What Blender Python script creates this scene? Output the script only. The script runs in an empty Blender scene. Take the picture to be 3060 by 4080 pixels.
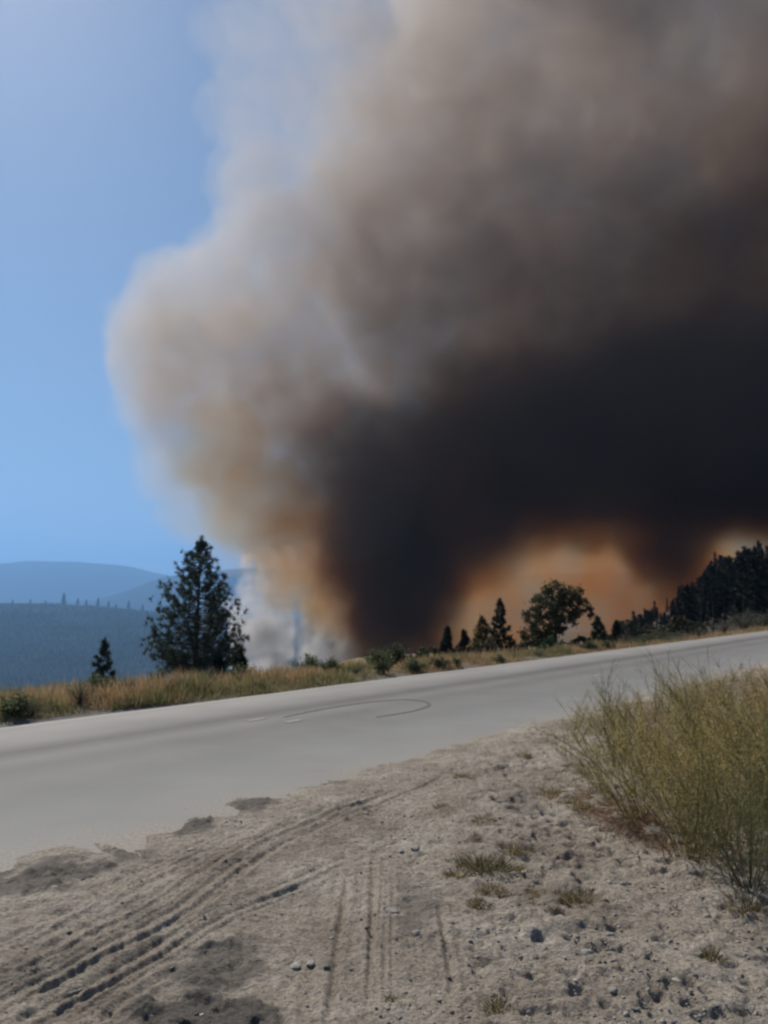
import bpy, math
import numpy as np
from mathutils import Vector

# ------------------------------------------------------------------ camera, sky, sun, exposure
sc = bpy.context.scene
C = sc.collection
TH = math.radians(6.5)          # upward tilt of the camera
F = 3082.0                      # focal length in photo pixels
CAMZ = 1.8
cam = bpy.data.objects.new('camera', bpy.data.cameras.new('camera')); C.objects.link(cam)
cam.location = (0, 0, CAMZ); cam.rotation_euler = (math.radians(90) + TH, 0, 0)
cam.data.sensor_fit = 'VERTICAL'; cam.data.sensor_height = 24; cam.data.lens = 24 * F / 4080
cam.data.clip_start = 0.05; cam.data.clip_end = 60000
cam.data.dof.use_dof = True; cam.data.dof.focus_distance = 1.4; cam.data.dof.aperture_fstop = 5.0
sc.camera = cam

SUN_EL, SUN_AZ = math.radians(43), math.radians(-33)
world = bpy.data.worlds.new("World"); sc.world = world; world.use_nodes = True
wn = world.node_tree
sky = wn.nodes.new('ShaderNodeTexSky'); sky.sky_type = 'NISHITA'; sky.sun_disc = False
sky.sun_elevation = SUN_EL; sky.sun_rotation = SUN_AZ
sky.dust_density = 0.5; sky.air_density = 1.0; sky.ozone_density = 4.0
wn.links.new(sky.outputs[0], wn.nodes['Background'].inputs[0])
wn.nodes['Background'].inputs[1].default_value = 0.055
sun = bpy.data.objects.new('sun', bpy.data.lights.new('sun', 'SUN')); C.objects.link(sun)
sun.data.energy = 5.0; sun.data.angle = math.radians(0.5); sun.data.color = (1, .93, .83)
sd = Vector((math.sin(SUN_AZ) * math.cos(SUN_EL), math.cos(SUN_AZ) * math.cos(SUN_EL), math.sin(SUN_EL)))
sun.rotation_euler = sd.to_track_quat('Z', 'Y').to_euler()
sc.view_settings.view_transform = 'Standard'; sc.view_settings.look = 'None'
sc.view_settings.gamma = 1; sc.view_settings.exposure = 0.0
sc.cycles.volume_bounces = 1; sc.cycles.max_bounces = 6
sc.cycles.filter_width = 2.0
sc.cycles.volume_step_rate = 1.6

# ------------------------------------------------------------------ small maths
def P(px, py, Y):               # the world point at depth Y seen at photo position (px, py)
    xc = (px - 1530) / F; yc = (2040 - py) / F
    d = (xc, math.cos(TH) - yc * math.sin(TH), math.sin(TH) + yc * math.cos(TH))
    s = Y / d[1]
    return (d[0] * s, Y, CAMZ + d[2] * s)
def G(px, py, z=0.0):           # the point of the level ground seen at (px, py)
    xc = (px - 1530) / F; yc = (2040 - py) / F
    d = (xc, math.cos(TH) - yc * math.sin(TH), math.sin(TH) + yc * math.cos(TH))
    s = (z - CAMZ) / d[2]
    return (d[0] * s, d[1] * s)
rng = np.random.RandomState(7)
LAT = rng.rand(32, 32, 32).astype(np.float32)
def vnoise(p):
    i = np.floor(p).astype(np.int64); f = (p - i).astype(np.float32); f = f * f * (3 - 2 * f); i &= 31; j = (i + 1) & 31
    x0, y0, z0 = i.T; x1, y1, z1 = j.T; fx, fy, fz = f.T
    a = LAT[x0, y0, z0] * (1 - fx) + LAT[x1, y0, z0] * fx; b = LAT[x0, y1, z0] * (1 - fx) + LAT[x1, y1, z0] * fx
    c = LAT[x0, y0, z1] * (1 - fx) + LAT[x1, y0, z1] * fx; d = LAT[x0, y1, z1] * (1 - fx) + LAT[x1, y1, z1] * fx
    return (a * (1 - fy) + b * fy) * (1 - fz) + (c * (1 - fy) + d * fy) * fz
def fbm(p, o=4):
    s = 0; a = .5; t = 0
    for k in range(o):
        s = s + a * vnoise(p * (2 ** k) + k * 7.3); t += a; a *= .5
    return s / t
def fbm2(x, y, scale, o=4, seed=0.0):
    return fbm(np.stack([x / scale + seed, y / scale + seed * 1.7, np.full_like(x, seed * .31)], 1), o)
def sstep(a, b, x):
    t = np.clip((x - a) / (b - a), 0, 1); return t * t * (3 - 2 * t)

# ------------------------------------------------------------------ objects
def tag(o, label=None, cat=None, group=None, kind=None):
    if label: o['label'] = label
    if cat: o['category'] = cat
    if group: o['group'] = group
    if kind: o['kind'] = kind
    return o
def link(name, data, parent=None):
    o = bpy.data.objects.new(name, data); C.objects.link(o)
    if parent: o.parent = parent
    return o
def mesh(name, V, Fc, mat=None, col=None, smooth=False, attrs=None):
    """V (n,3); Fc (m,3) or (m,4)"""
    V = np.asarray(V, np.float32); Fc = np.asarray(Fc, np.int32); k = Fc.shape[1]
    me = bpy.data.meshes.new(name)
    me.vertices.add(len(V)); me.vertices.foreach_set('co', V.ravel())
    me.loops.add(Fc.size); me.loops.foreach_set('vertex_index', Fc.ravel())
    me.polygons.add(len(Fc)); me.polygons.foreach_set('loop_start', np.arange(0, Fc.size, k, dtype=np.int32))
    me.update(calc_edges=True)
    if smooth: me.polygons.foreach_set('use_smooth', np.ones(len(Fc), bool))
    if col is not None:
        a = me.attributes.new('tint', 'FLOAT_COLOR', 'POINT')
        c = np.ones((len(V), 4), np.float32); c[:, :3] = col; a.data.foreach_set('color', c.ravel())
    if mat: me.materials.append(mat)
    return me
class Geo:
    def __init__(self): self.V = []; self.F = []; self.Cc = []; self.n = 0
    def add(self, V, Fc, col=None):
        V = np.asarray(V, np.float32).reshape(-1, 3); Fc = np.asarray(Fc, np.int64).reshape(-1, 3)
        self.V.append(V); self.F.append(Fc + self.n); self.n += len(V)
        self.Cc.append(np.broadcast_to(np.asarray(col if col is not None else (1, 1, 1), np.float32), (len(V), 3)))
    def mesh(self, name, mat, smooth=False):
        return mesh(name, np.concatenate(self.V), np.concatenate(self.F), mat, np.concatenate(self.Cc), smooth)
    def tube(self, pts, rad, sides=5, col=None):
        pts = np.asarray(pts, float); rad = np.asarray(rad, float); n = len(pts)
        t = np.gradient(pts, axis=0); t /= np.linalg.norm(t, axis=1)[:, None] + 1e-9
        up = np.where(np.abs(t[:, 2:3]) > .9, np.array([[1., 0, 0]]), np.array([[0, 0, 1.]]))
        u = np.cross(t, up); u /= np.linalg.norm(u, axis=1)[:, None] + 1e-9; v = np.cross(t, u)
        a = np.arange(sides) * 2 * math.pi / sides
        V = pts[:, None] + rad[:, None, None] * (np.cos(a)[None, :, None] * u[:, None] + np.sin(a)[None, :, None] * v[:, None])
        fs = []
        for i in range(n - 1):
            for j in range(sides):
                p, q = i * sides + j, i * sides + (j + 1) % sides
                fs += [(p, q, q + sides), (p, q + sides, p + sides)]
        self.add(V.reshape(-1, 3), fs, col)
    def blades(self, base, direc, length, width, col, rnd, bend=0.0):
        """many thin tapering blades at once, each two segments (3 triangles)"""
        m = len(base); direc = direc / (np.linalg.norm(direc, axis=1)[:, None] + 1e-9)
        side = np.cross(direc, rnd.normal(size=(m, 3))); side /= np.linalg.norm(side, axis=1)[:, None] + 1e-9
        length = np.broadcast_to(length, (m,))[:, None]; width = np.broadcast_to(width, (m,))[:, None]
        mid = base + direc * length * .55
        tip = base + direc * length + np.array([0, 0, -1.]) * bend * length + rnd.normal(size=(m, 3)) * length * .06
        V = np.stack([base - side * width * .5, base + side * width * .5, mid - side * width * .42, mid + side * width * .42, tip], 1)
        k = np.arange(m)[:, None] * 5
        Fc = np.stack([k + [[0, 1, 3]], k + [[0, 3, 2]], k + [[2, 3, 4]]], 1).reshape(-1, 3)
        self.add(V.reshape(-1, 3), Fc, np.repeat(np.broadcast_to(col, (m, 3)), 5, axis=0))
    def leaves(self, cen, size, col, rnd, flat=0.0):
        """rhombic leaf faces"""
        m = len(cen); a = rnd.normal(size=(m, 3)); a[:, 2] *= (1 - flat); a /= np.linalg.norm(a, axis=1)[:, None]
        b = np.cross(a, rnd.normal(size=(m, 3))); b /= np.linalg.norm(b, axis=1)[:, None] + 1e-9
        s = np.broadcast_to(size, (m,))[:, None]
        V = np.stack([cen - a * s, cen + b * s * .5, cen + a * s, cen - b * s * .5], 1)
        k = np.arange(m)[:, None] * 4
        Fc = np.stack([k + [[0, 1, 2]], k + [[0, 2, 3]]], 1).reshape(-1, 3)
        self.add(V.reshape(-1, 3), Fc, np.repeat(np.broadcast_to(col, (m, 3)), 4, axis=0))

# ------------------------------------------------------------------ materials
def new_mat(name):
    m = bpy.data.materials.new(name); m.use_nodes = True
    nt = m.node_tree; b = nt.nodes['Principled BSDF']
    b.inputs['Roughness'].default_value = .85; b.inputs['Specular IOR Level'].default_value = .25
    return m, nt, b
def noise(nt, scale, detail=5, vec=None, rough=.55):
    n = nt.nodes.new('ShaderNodeTexNoise'); n.inputs['Scale'].default_value = scale
    n.inputs['Detail'].default_value = detail; n.inputs['Roughness'].default_value = rough
    if vec is not None: nt.links.new(vec, n.inputs['Vector'])
    return n
def ramp(nt, fac, stops):
    r = nt.nodes.new('ShaderNodeValToRGB'); e = r.color_ramp.elements
    while len(e) < len(stops): e.new(.5)
    for k, (p, c) in enumerate(stops): e[k].position = p; e[k].color = (*c, 1) if len(c) == 3 else c
    nt.links.new(fac, r.inputs[0]); return r.outputs[0]
def mix(nt, fac, a, b, mode='MIX'):
    m = nt.nodes.new('ShaderNodeMix'); m.data_type = 'RGBA'; m.blend_type = mode
    for s, v in ((m.inputs[0], fac), (m.inputs[6], a), (m.inputs[7], b)):
        if isinstance(v, (int, float)): s.default_value = v
        elif isinstance(v, tuple): s.default_value = (*v, 1)
        else: nt.links.new(v, s)
    return m.outputs[2]
def bump(nt, b, h, strength, dist):
    n = nt.nodes.new('ShaderNodeBump'); n.inputs['Strength'].default_value = strength; n.inputs['Distance'].default_value = dist
    nt.links.new(h, n.inputs['Height']); nt.links.new(n.outputs[0], b.inputs['Normal'])
def leaf_mat(name, trans=.3, base=(1, 1, 1), vary=.25):
    m, nt, b = new_mat(name)
    at = nt.nodes.new('ShaderNodeAttribute'); at.attribute_name = 'tint'
    oi = nt.nodes.new('ShaderNodeObjectInfo')
    hs = nt.nodes.new('ShaderNodeHueSaturation')
    mr = nt.nodes.new('ShaderNodeMapRange'); mr.inputs[3].default_value = 1 - vary; mr.inputs[4].default_value = 1 + vary
    nt.links.new(oi.outputs['Random'], mr.inputs[0]); nt.links.new(mr.outputs[0], hs.inputs['Value'])
    nt.links.new(mix(nt, 1.0, at.outputs['Color'], base, 'MULTIPLY'), hs.inputs['Color'])
    nt.links.new(hs.outputs[0], b.inputs['Base Color'])
    tr = nt.nodes.new('ShaderNodeBsdfTranslucent'); nt.links.new(hs.outputs[0], tr.inputs[0])
    mx = nt.nodes.new('ShaderNodeMixShader'); mx.inputs[0].default_value = trans
    nt.links.new(b.outputs[0], mx.inputs[1]); nt.links.new(tr.outputs[0], mx.inputs[2])
    nt.links.new(mx.outputs[0], nt.nodes['Material Output'].inputs['Surface'])
    b.inputs['Roughness'].default_value = .7
    return m
M_NEEDLE = leaf_mat('pine needles', .25)
M_LEAF = leaf_mat('leaves', .35)
M_WEED = leaf_mat('dry weed', .5)
M_GRASS = leaf_mat('dry grass', .4)
M_FOREST, nt, b = new_mat('distant forest'); b.inputs['Specular IOR Level'].default_value = 0; b.inputs['Roughness'].default_value = 1
at = nt.nodes.new('ShaderNodeAttribute'); at.attribute_name = 'tint'; nt.links.new(at.outputs[0], b.inputs['Base Color'])
M_BARK, nt, b = new_mat('bark')
nt.links.new(ramp(nt, noise(nt, 9, 6).outputs[0], [(.3, (.035, .026, .02)), (.7, (.11, .08, .06))]), b.inputs['Base Color'])
M_STONE, nt, b = new_mat('stone')
at = nt.nodes.new('ShaderNodeAttribute'); at.attribute_name = 'tint'
nt.links.new(mix(nt, 1.0, at.outputs[0], ramp(nt, noise(nt, 30, 5).outputs[0], [(.3, (.6, .6, .6)), (.7, (1.1, 1.08, 1.05))]), 'MULTIPLY'), b.inputs['Base Color'])
bump(nt, b, noise(nt, 60, 5).outputs[0], .5, .01)

# ground
M_GROUND, nt, b = new_mat('dirt')
geo = nt.nodes.new('ShaderNodeNewGeometry'); pos = geo.outputs['Position']
zone = nt.nodes.new('ShaderNodeAttribute'); zone.attribute_name = 'tint'
zs = nt.nodes.new('ShaderNodeSeparateColor'); nt.links.new(zone.outputs['Color'], zs.inputs[0])
dirt = ramp(nt, noise(nt, 1.3, 7, pos, .65).outputs[0], [(.32, (.27, .222, .170)), (.5, (.395, .338, .268)), (.68, (.53, .468, .385))])
speck = ramp(nt, noise(nt, 42, 4, pos, .7).outputs[0], [(.36, (.45, .45, .46)), (.5, (1, 1, 1)), (.68, (1.35, 1.32, 1.28))])
dirt = mix(nt, .8, dirt, speck, 'MULTIPLY')
speck2 = ramp(nt, noise(nt, 11, 5, pos, .7).outputs[0], [(.35, (.68, .68, .68)), (.55, (1.05, 1.05, 1.05))])
dirt = mix(nt, .7, dirt, speck2, 'MULTIPLY')
dark = ramp(nt, noise(nt, 26, 5, pos, .7).outputs[0], [(.3, (.085, .074, .062)), (.7, (.19, .165, .138))])
field = ramp(nt, noise(nt, 2.0, 6, pos, .6).outputs[0], [(.3, (.17, .12, .07)), (.7, (.30, .22, .13))])
col = mix(nt, zs.outputs[0], dirt, dark)
col = mix(nt, zs.outputs[1], col, field)
col = mix(nt, zs.outputs[2], col, ramp(nt, noise(nt, 30, 4, pos).outputs[0], [(.3, (.13, .125, .12)), (.7, (.24, .23, .22))]))
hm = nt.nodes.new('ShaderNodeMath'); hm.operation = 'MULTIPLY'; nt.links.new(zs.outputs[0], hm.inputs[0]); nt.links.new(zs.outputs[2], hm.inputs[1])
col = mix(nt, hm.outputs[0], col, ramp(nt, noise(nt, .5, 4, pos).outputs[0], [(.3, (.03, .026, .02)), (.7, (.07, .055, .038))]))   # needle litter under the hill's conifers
nt.links.new(col, b.inputs['Base Color'])
h = nt.nodes.new('ShaderNodeMath'); h.operation = 'ADD'
nt.links.new(noise(nt, 55, 5, pos, .7).outputs[0], h.inputs[0]); nt.links.new(noise(nt, 14, 5, pos, .65).outputs[0], h.inputs[1])
bump(nt, b, h.outputs[0], 1.0, .03)

# road
M_ROAD, nt, b = new_mat('worn asphalt')
uv = nt.nodes.new('ShaderNodeUVMap'); uv.uv_map = 'lane'
sx = nt.nodes.new('ShaderNodeSeparateXYZ'); nt.links.new(uv.outputs[0], sx.inputs[0])
st = nt.nodes.new('ShaderNodeMapping'); st.inputs['Scale'].default_value = (.12, 1.6, 1); nt.links.new(uv.outputs[0], st.inputs[0])
wob = noise(nt, 1.0, 4, st.outputs[0])
ad = nt.nodes.new('ShaderNodeMath'); ad.operation = 'MULTIPLY_ADD'; ad.inputs[1].default_value = .10; ad.inputs[2].default_value = -.05
nt.links.new(wob.outputs[0], ad.inputs[0])
vv = nt.nodes.new('ShaderNodeMath'); vv.operation = 'ADD'; nt.links.new(sx.outputs[1], vv.inputs[0]); nt.links.new(ad.outputs[0], vv.inputs[1])
# v: 0 at the near edge, 1 at the far edge
lanes = ramp(nt, vv.outputs[0], [(0, (.275, .270, .255)), (.12, (.25, .246, .234)), (.28, (.215, .212, .203)), (.40, (.215, .206, .193)), (.50, (.18, .174, .164)),
                                 (.58, (.22, .21, .196)), (.67, (.135, .131, .124)), (.75, (.24, .229, .213)), (.90, (.32, .305, .282)), (1, (.28, .264, .244))])
gr = ramp(nt, noise(nt, 90, 3, pos := nt.nodes.new('ShaderNodeNewGeometry').outputs['Position']).outputs[0], [(.3, (.86, .86, .86)), (.7, (1.12, 1.12, 1.12))])
big = ramp(nt, noise(nt, .7, 5, pos).outputs[0], [(.3, (.9, .9, .9)), (.7, (1.08, 1.08, 1.07))])
dn = nt.nodes.new('ShaderNodeMath'); dn.operation = 'MULTIPLY_ADD'; dn.inputs[1].default_value = .42
nt.links.new(noise(nt, 1.7, 8, pos, .7).outputs[0], dn.inputs[0]); nt.links.new(sx.outputs[1], dn.inputs[2])
dust = ramp(nt, dn.outputs[0], [(.17, (.9, .9, .9)), (.22, (.35, .35, .35)), (.29, (0, 0, 0))])
asph = mix(nt, 1, mix(nt, 1, lanes, gr, 'MULTIPLY'), big, 'MULTIPLY')
nt.links.new(mix(nt, dust, asph, ramp(nt, noise(nt, 35, 5, pos, .7).outputs[0], [(.35, (.20, .17, .14)), (.6, (.36, .32, .27))])), b.inputs['Base Color'])
b.inputs['Roughness'].default_value = .8
bump(nt, b, noise(nt, 120, 3, pos).outputs[0], .35, .004)
M_TYRE, nt, b = new_mat('rubber mark')
b.inputs['Base Color'].default_value = (.135, .131, .124, 1)
M_PAINT, nt, b = new_mat('worn road paint')
nt.links.new(ramp(nt, noise(nt, 30, 5).outputs[0], [(.4, (.24, .23, .21)), (.6, (.42, .40, .36))]), b.inputs['Base Color'])

# ------------------------------------------------------------------ the lie of the land
RA = math.atan((4000 - 1530) / F)                 # heading of the road, right of the view
ux, uy = math.sin(RA), math.cos(RA)               # along the road
nx, ny = -uy, ux                                  # across it, away from the camera
def NT(x, y): return x * nx + y * ny, x * ux + y * uy
edge_px = [(-900, 3690), (-300, 3540), (0, 3455), (120, 3400), (230, 3362), (340, 3348), (420, 3405), (480, 3395), (560, 3330), (690, 3300), (715, 3235), (890, 3240),
           (930, 3168), (1090, 3155), (1130, 3175), (1260, 3118), (1400, 3078), (1530, 3035), (1700, 2995), (2000, 2905), (2250, 2850), (3060, 2640), (3500, 2523)]
ea = np.array([NT(*G(a, b_)) for a, b_ in edge_px]); ea = ea[np.argsort(ea[:, 1])]
N0 = float(np.median(ea[:, 0]))
N1 = NT(*G(0, 2900))[0]
A_px = np.array([-2500, 0, 400, 780, 1200, 1500, 2000, 2500, 3060, 4500]); A_tan = np.array([.15, .124, .110, .101, .088, .079, .067, .055, .037, .015])
def ground_z(x, y, fine=True):
    x = np.asarray(x, float); y = np.asarray(y, float)
    n, t = NT(x, y)
    px = 1530 + F * x / np.maximum(y, .3)
    px = np.where(y < .3, np.where(x < 0, -2500, 4500), px)
    A = np.interp(px, A_px, A_tan) * 1.10
    z = np.zeros_like(x)
    # verge and slope beyond the road
    far = sstep(N1 + .15, N1 + 1.5, n)
    zfar = np.minimum(.06 + .05 * fbm2(x, y, 2.5, 3, 2.), CAMZ - y * A)
    zfar = zfar + np.where(y > 25, (fbm2(x, y, 30., 3, 5.) - .5) * np.clip((y - 25) * .05, 0, 6), 0)
    zfar = np.maximum(zfar, -368 + 15 * fbm2(x, y, 300., 3, 1.))
    z = z * (1 - far) + zfar * far
    z = z - .07 * sstep(N1 - .12, N1 + .02, n) * (1 - sstep(N1 + .4, N1 + 1.2, n))
    # the wooded hill on the far side, in the fire's direction
    z = z + sstep(75, 225, y) * (1 - sstep(250, 480, y)) * np.interp(px, [2440, 2600, 2850, 3060, 3600, 4500], [1, 6, 15, 20, 37, 60])
    # near side: dirt spilling over the asphalt edge
    e = np.interp(t, ea[:, 1], ea[:, 0]) - n
    rough = fbm2(x, y, .5, 5, 3.)
    if fine:
        e = e + (fbm2(x, y, .35, 5, 8.) - .5) * .55 + (fbm2(x, y, .07, 3, 18.) - .5) * .22
    near = -.05 + (sstep(-.5, .55, e)) * .085
    near = near + sstep(0, 1.0, e) * ((rough - .5) * .07 + (fbm2(x, y, 2.2, 3, 4.) - .5) * .12)
    # low bank on the camera's own side further along
    near = near + sstep(1.0, 6.0, e) * sstep(1.0, 6.0, x) * .18
    z = np.where(n < N0 + 1.2, near, np.where(n < N1 - .1, -.05, z))
    return z
# tyre ruts in the dirt: photo polylines laid on the ground, (points, half width, depth)
ruts = []
def rut(pts, w, d, par=0, gap=0.0):
    g = np.array([G(*p) for p in pts])
    # smooth
    tt = np.linspace(0, len(g) - 1, 6 * (len(g) - 1) + 1); gx = np.interp(tt, range(len(g)), g[:, 0]); gy = np.interp(tt, range(len(g)), g[:, 1])
    k = np.array([.25, .5, .25])
    for _ in range(4):
        gx[1:-1] = np.convolve(gx, k, 'valid'); gy[1:-1] = np.convolve(gy, k, 'valid')
    g = np.stack([gx, gy], 1); dd = np.gradient(g, axis=0); dd /= np.linalg.norm(dd, axis=1)[:, None]; nn = np.stack([-dd[:, 1], dd[:, 0]], 1)
    for q in range(par + 1):
        ruts.append((g + nn * (q * gap), w, d))
rut([(-300, 4230), (0, 4060), (260, 3920), (560, 3760), (800, 3630), (960, 3480), (1130, 3370), (1400, 3250), (1750, 3110), (2050, 3010)], .034, .022, 2, .115)
rut([(-300, 4230), (0, 4075), (260, 3935), (560, 3775), (800, 3645), (960, 3495), (1130, 3385), (1400, 3262), (1750, 3120), (2150, 2990)], .014, .010, 7, .048)
rut([(-100, 4260), (160, 4110), (420, 3960), (640, 3830), (800, 3700), (1040, 3590), (1200, 3540), (1500, 3400), (1850, 3230)], .032, .022, 1, .10)
rut([(-50, 4290), (200, 4130), (460, 3980), (680, 3850), (840, 3720), (1080, 3605), (1240, 3550), (1540, 3405), (1900, 3225)], .013, .010, 4, .045)
rut([(-300, 4060), (0, 3900), (300, 3740), (520, 3640), (700, 3560), (900, 3400), (1080, 3330)], .035, .014, 1, .13)
rut([(-200, 3880), (100, 3740), (420, 3560), (640, 3450), (900, 3330)], .05, .014)
rut([(-200, 3960), (100, 3810), (420, 3650), (640, 3520), (900, 3390), (1200, 3240)], .018, .009, 3, .07)
rut([(250, 4200), (480, 4030), (640, 3930), (760, 3850)], .025, .018)
rut([(1290, 4250), (1335, 3900), (1365, 3650), (1405, 3380)], .020, .026)
rut([(1200, 4250), (1230, 3900), (1270, 3700), (1300, 3500)], .03, .014)
rut([(1476, 4050), (1482, 3700), (1485, 3560), (1494, 3340)], .018, .026)
rut([(1815, 4050), (1785, 3800), (1745, 3600)], .018, .024)
rut([(1150, 4000), (1230, 3700), (1310, 3430)], .03, .011)
rut([(1660, 3950), (1635, 3600), (1640, 3300)], .06, .014)
rut([(1560, 4150), (1560, 3700), (1570, 3350)], .012, .010, 3, .035)
rut([(1960, 4200), (1930, 3850), (1890, 3540)], .03, .010)
rut([(1300, 3480), (1700, 3300), (1900, 3205), (2150, 3075)], .012, .012, 3, .045)
rut([(1250, 3350), (1500, 3230), (1800, 3100), (2200, 2960)], .02, .013, 3, .075)
def rut_z(x, y):
    dz = np.zeros_like(x)
    wav = np.clip(.35 + 1.5 * fbm2(x, y, 1.3, 3, 6.), 0, 1.7) * (.85 + .3 * fbm2(x, y, .12, 3, 16.))
    for g, w, d in ruts:
        lo, hi = g.min(0) - .4, g.max(0) + .4
        m = np.where((x > lo[0]) & (x < hi[0]) & (y > lo[1]) & (y < hi[1]))[0]
        if not len(m): continue
        best = np.full(len(m), 9.); along = np.zeros(len(m))
        p = np.stack([x[m], y[m]], 1)
        for i in range(len(g) - 1):
            a, b_ = g[i], g[i + 1]; ab = b_ - a; L2 = (ab ** 2).sum() + 1e-9
            s = np.clip(((p - a) @ ab) / L2, 0, 1); q = p - (a + s[:, None] * ab)
            q2 = (q ** 2).sum(1); along = np.where(q2 < best, (i + s) / (len(g) - 1), along); best = np.minimum(best, q2)
        dd = np.sqrt(best)
        d = d * .47
        dz[m] += (-d * np.exp(-(dd / w) ** 2) + d * .5 * np.exp(-((dd - 1.9 * w) / (w * .8)) ** 2)) * wav[m] * sstep(0, .25, along) * (1 - sstep(.7, 1, along))
    return dz

# polar grid, dense inside the view
tan_in = np.arange(-.56, .56, .0021)
az = np.concatenate([np.radians(np.linspace(-180, -32, 34))[:-1], np.arctan(tan_in), np.radians(np.linspace(32, 180, 34))[1:]])
def lg(a, b_, r): return a * r ** np.arange(0, int(math.log(b_ / a) / math.log(r)))
rad = np.concatenate([[.25, .6, 1.0, 1.5, 2.0, 2.5, 2.8], lg(3.0, 9., 1.0028), lg(9., 40., 1.006), lg(40., 500., 1.025), lg(500, 34000, 1.08), [34000]])
RR, AA = np.meshgrid(rad, az, indexing='ij')
gx = (RR * np.sin(AA)).ravel(); gy = (RR * np.cos(AA)).ravel()
gz = ground_z(gx, gy)
nn_, tt_ = NT(gx, gy)
e_ = np.interp(tt_, ea[:, 1], ea[:, 0]) - nn_
closeby = (gy > 2.5) & (gy < 16) & (nn_ < N0 + .6)
ii = np.where(closeby)[0]
dzr = rut_z(gx[ii], gy[ii]) * sstep(.0, .5, e_[ii])
gz[ii] += dzr
# clods and lumps
def pxof(x, y):
    return 1530 + F * x / y, 2391 + F * CAMZ / y
ppx, ppy = pxof(gx[ii], gy[ii])
darkm = np.zeros(len(ii))
for cx, cy, rx, ry, s in [(880, 4010, 330, 170, 1.), (900, 3780, 200, 120, .75), (980, 3700, 110, 70, .6), (800, 3265, 95, 40, .95), (1010, 3180, 100, 32, .9), (1350, 3095, 60, 16, .6),
                          (300, 3430, 260, 50, .8), (100, 3490, 260, 45, .75), (560, 3370, 120, 30, .7), (1660, 3560, 120, 130, .5), (2060, 3180, 90, 60, .5), (150, 3800, 120, 60, .35), (2900, 4000, 250, 60, .35)]:
    d = np.sqrt(((ppx - cx) / rx) ** 2 + ((ppy - cy) / ry) ** 2) + (fbm2(gx[ii], gy[ii], .12, 4, 9.) - .5) * 1.3
    darkm = np.maximum(darkm, s * (1 - sstep(.5, 1.1, d)))
lump = np.maximum(0, fbm2(gx[ii], gy[ii], .13, 4, 12.) - .47) * .11
patch = sstep(.4, .65, fbm2(gx[ii], gy[ii], .9, 3, 15.))
rightm = sstep(1500, 2100, ppx) * .8
pit = np.maximum(0, fbm2(gx[ii], gy[ii], .09, 3, 52.) - .56) * .20
gz[ii] -= pit * np.clip(rightm + patch * .3 + darkm * .5, 0, 1) * sstep(.2, .6, e_[ii])
gz[ii] += (fbm2(gx[ii], gy[ii], .045, 2, 61.) - .5) * .018 * sstep(.1, .5, e_[ii])
gz[ii] += lump * np.clip(darkm * 1.5 + patch * .15 + rightm, 0, 2.2) * sstep(.0, .4, e_[ii])
zone = np.zeros((len(gx), 3), np.float32)
zone[ii, 0] = darkm
far_f = (nn_ > N1 + .35)
zone[:, 1] = np.where(far_f, 1., 0.)
zone[:, 1] = np.maximum(zone[:, 1], np.where(nn_ < N0, sstep(2.2, 5.0, e_) * sstep(1.5, 4.0, gx) * .8, 0))
zone[:, 1] = np.where(gy < 0, .4, zone[:, 1])
zone[:, 2] = np.where((nn_ > N1 - .3) & (nn_ < N1 + .6), 1, 0)
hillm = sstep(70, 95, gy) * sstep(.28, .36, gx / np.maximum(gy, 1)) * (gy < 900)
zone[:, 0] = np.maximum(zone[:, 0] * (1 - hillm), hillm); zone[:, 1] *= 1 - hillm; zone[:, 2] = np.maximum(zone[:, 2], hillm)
nr, na = RR.shape
I = np.arange(nr * na).reshape(nr, na)
Q = np.stack([I[:-1, :-1], I[:-1, 1:], I[1:, 1:], I[1:, :-1]], -1).reshape(-1, 4)[:, ::-1]
me = mesh('ground', np.stack([gx, gy, gz], 1), Q, M_GROUND, zone, True)
ground = tag(link('ground', me), kind='structure')
def gz_at(x, y):
    return float(ground_z(np.array([x]), np.array([y]))[0])

# road: a slab whose top is at z = 0
ts = np.concatenate([-lg(1, 60, 1.3)[::-1] - 10, np.arange(-10, 40, .5), lg(40, 400, 1.06)])
vs = np.concatenate([np.linspace(-.13, .0, 4), np.linspace(.03, 1, 28), [1.0]])
wav = (fbm2(ts, ts * 0, .9, 4, 3.) - .5) * .16
V = []; UV = []
W = N1 - N0
for t, wv in zip(ts, wav):
    for k, v in enumerate(vs):
        n = N0 + v * W + (wv if v > .9 else 0)
        z = 0.0 if k < len(vs) - 1 else -.12
        V.append((nx * n + ux * t, ny * n + uy * t, z)); UV.append((t, v))
V = np.array(V); nv = len(vs)
I = np.arange(len(V)).reshape(len(ts), nv)
Q = np.stack([I[:-1, :-1], I[1:, :-1], I[1:, 1:], I[:-1, 1:]], -1).reshape(-1, 4)
me = mesh('road', V, Q, M_ROAD)
ul = me.uv_layers.new(name='lane'); UV = np.array(UV, np.float32)
ul.data.foreach_set('uv', UV[Q.ravel()].ravel())
road = tag(link('road', me), kind='structure')
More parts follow.
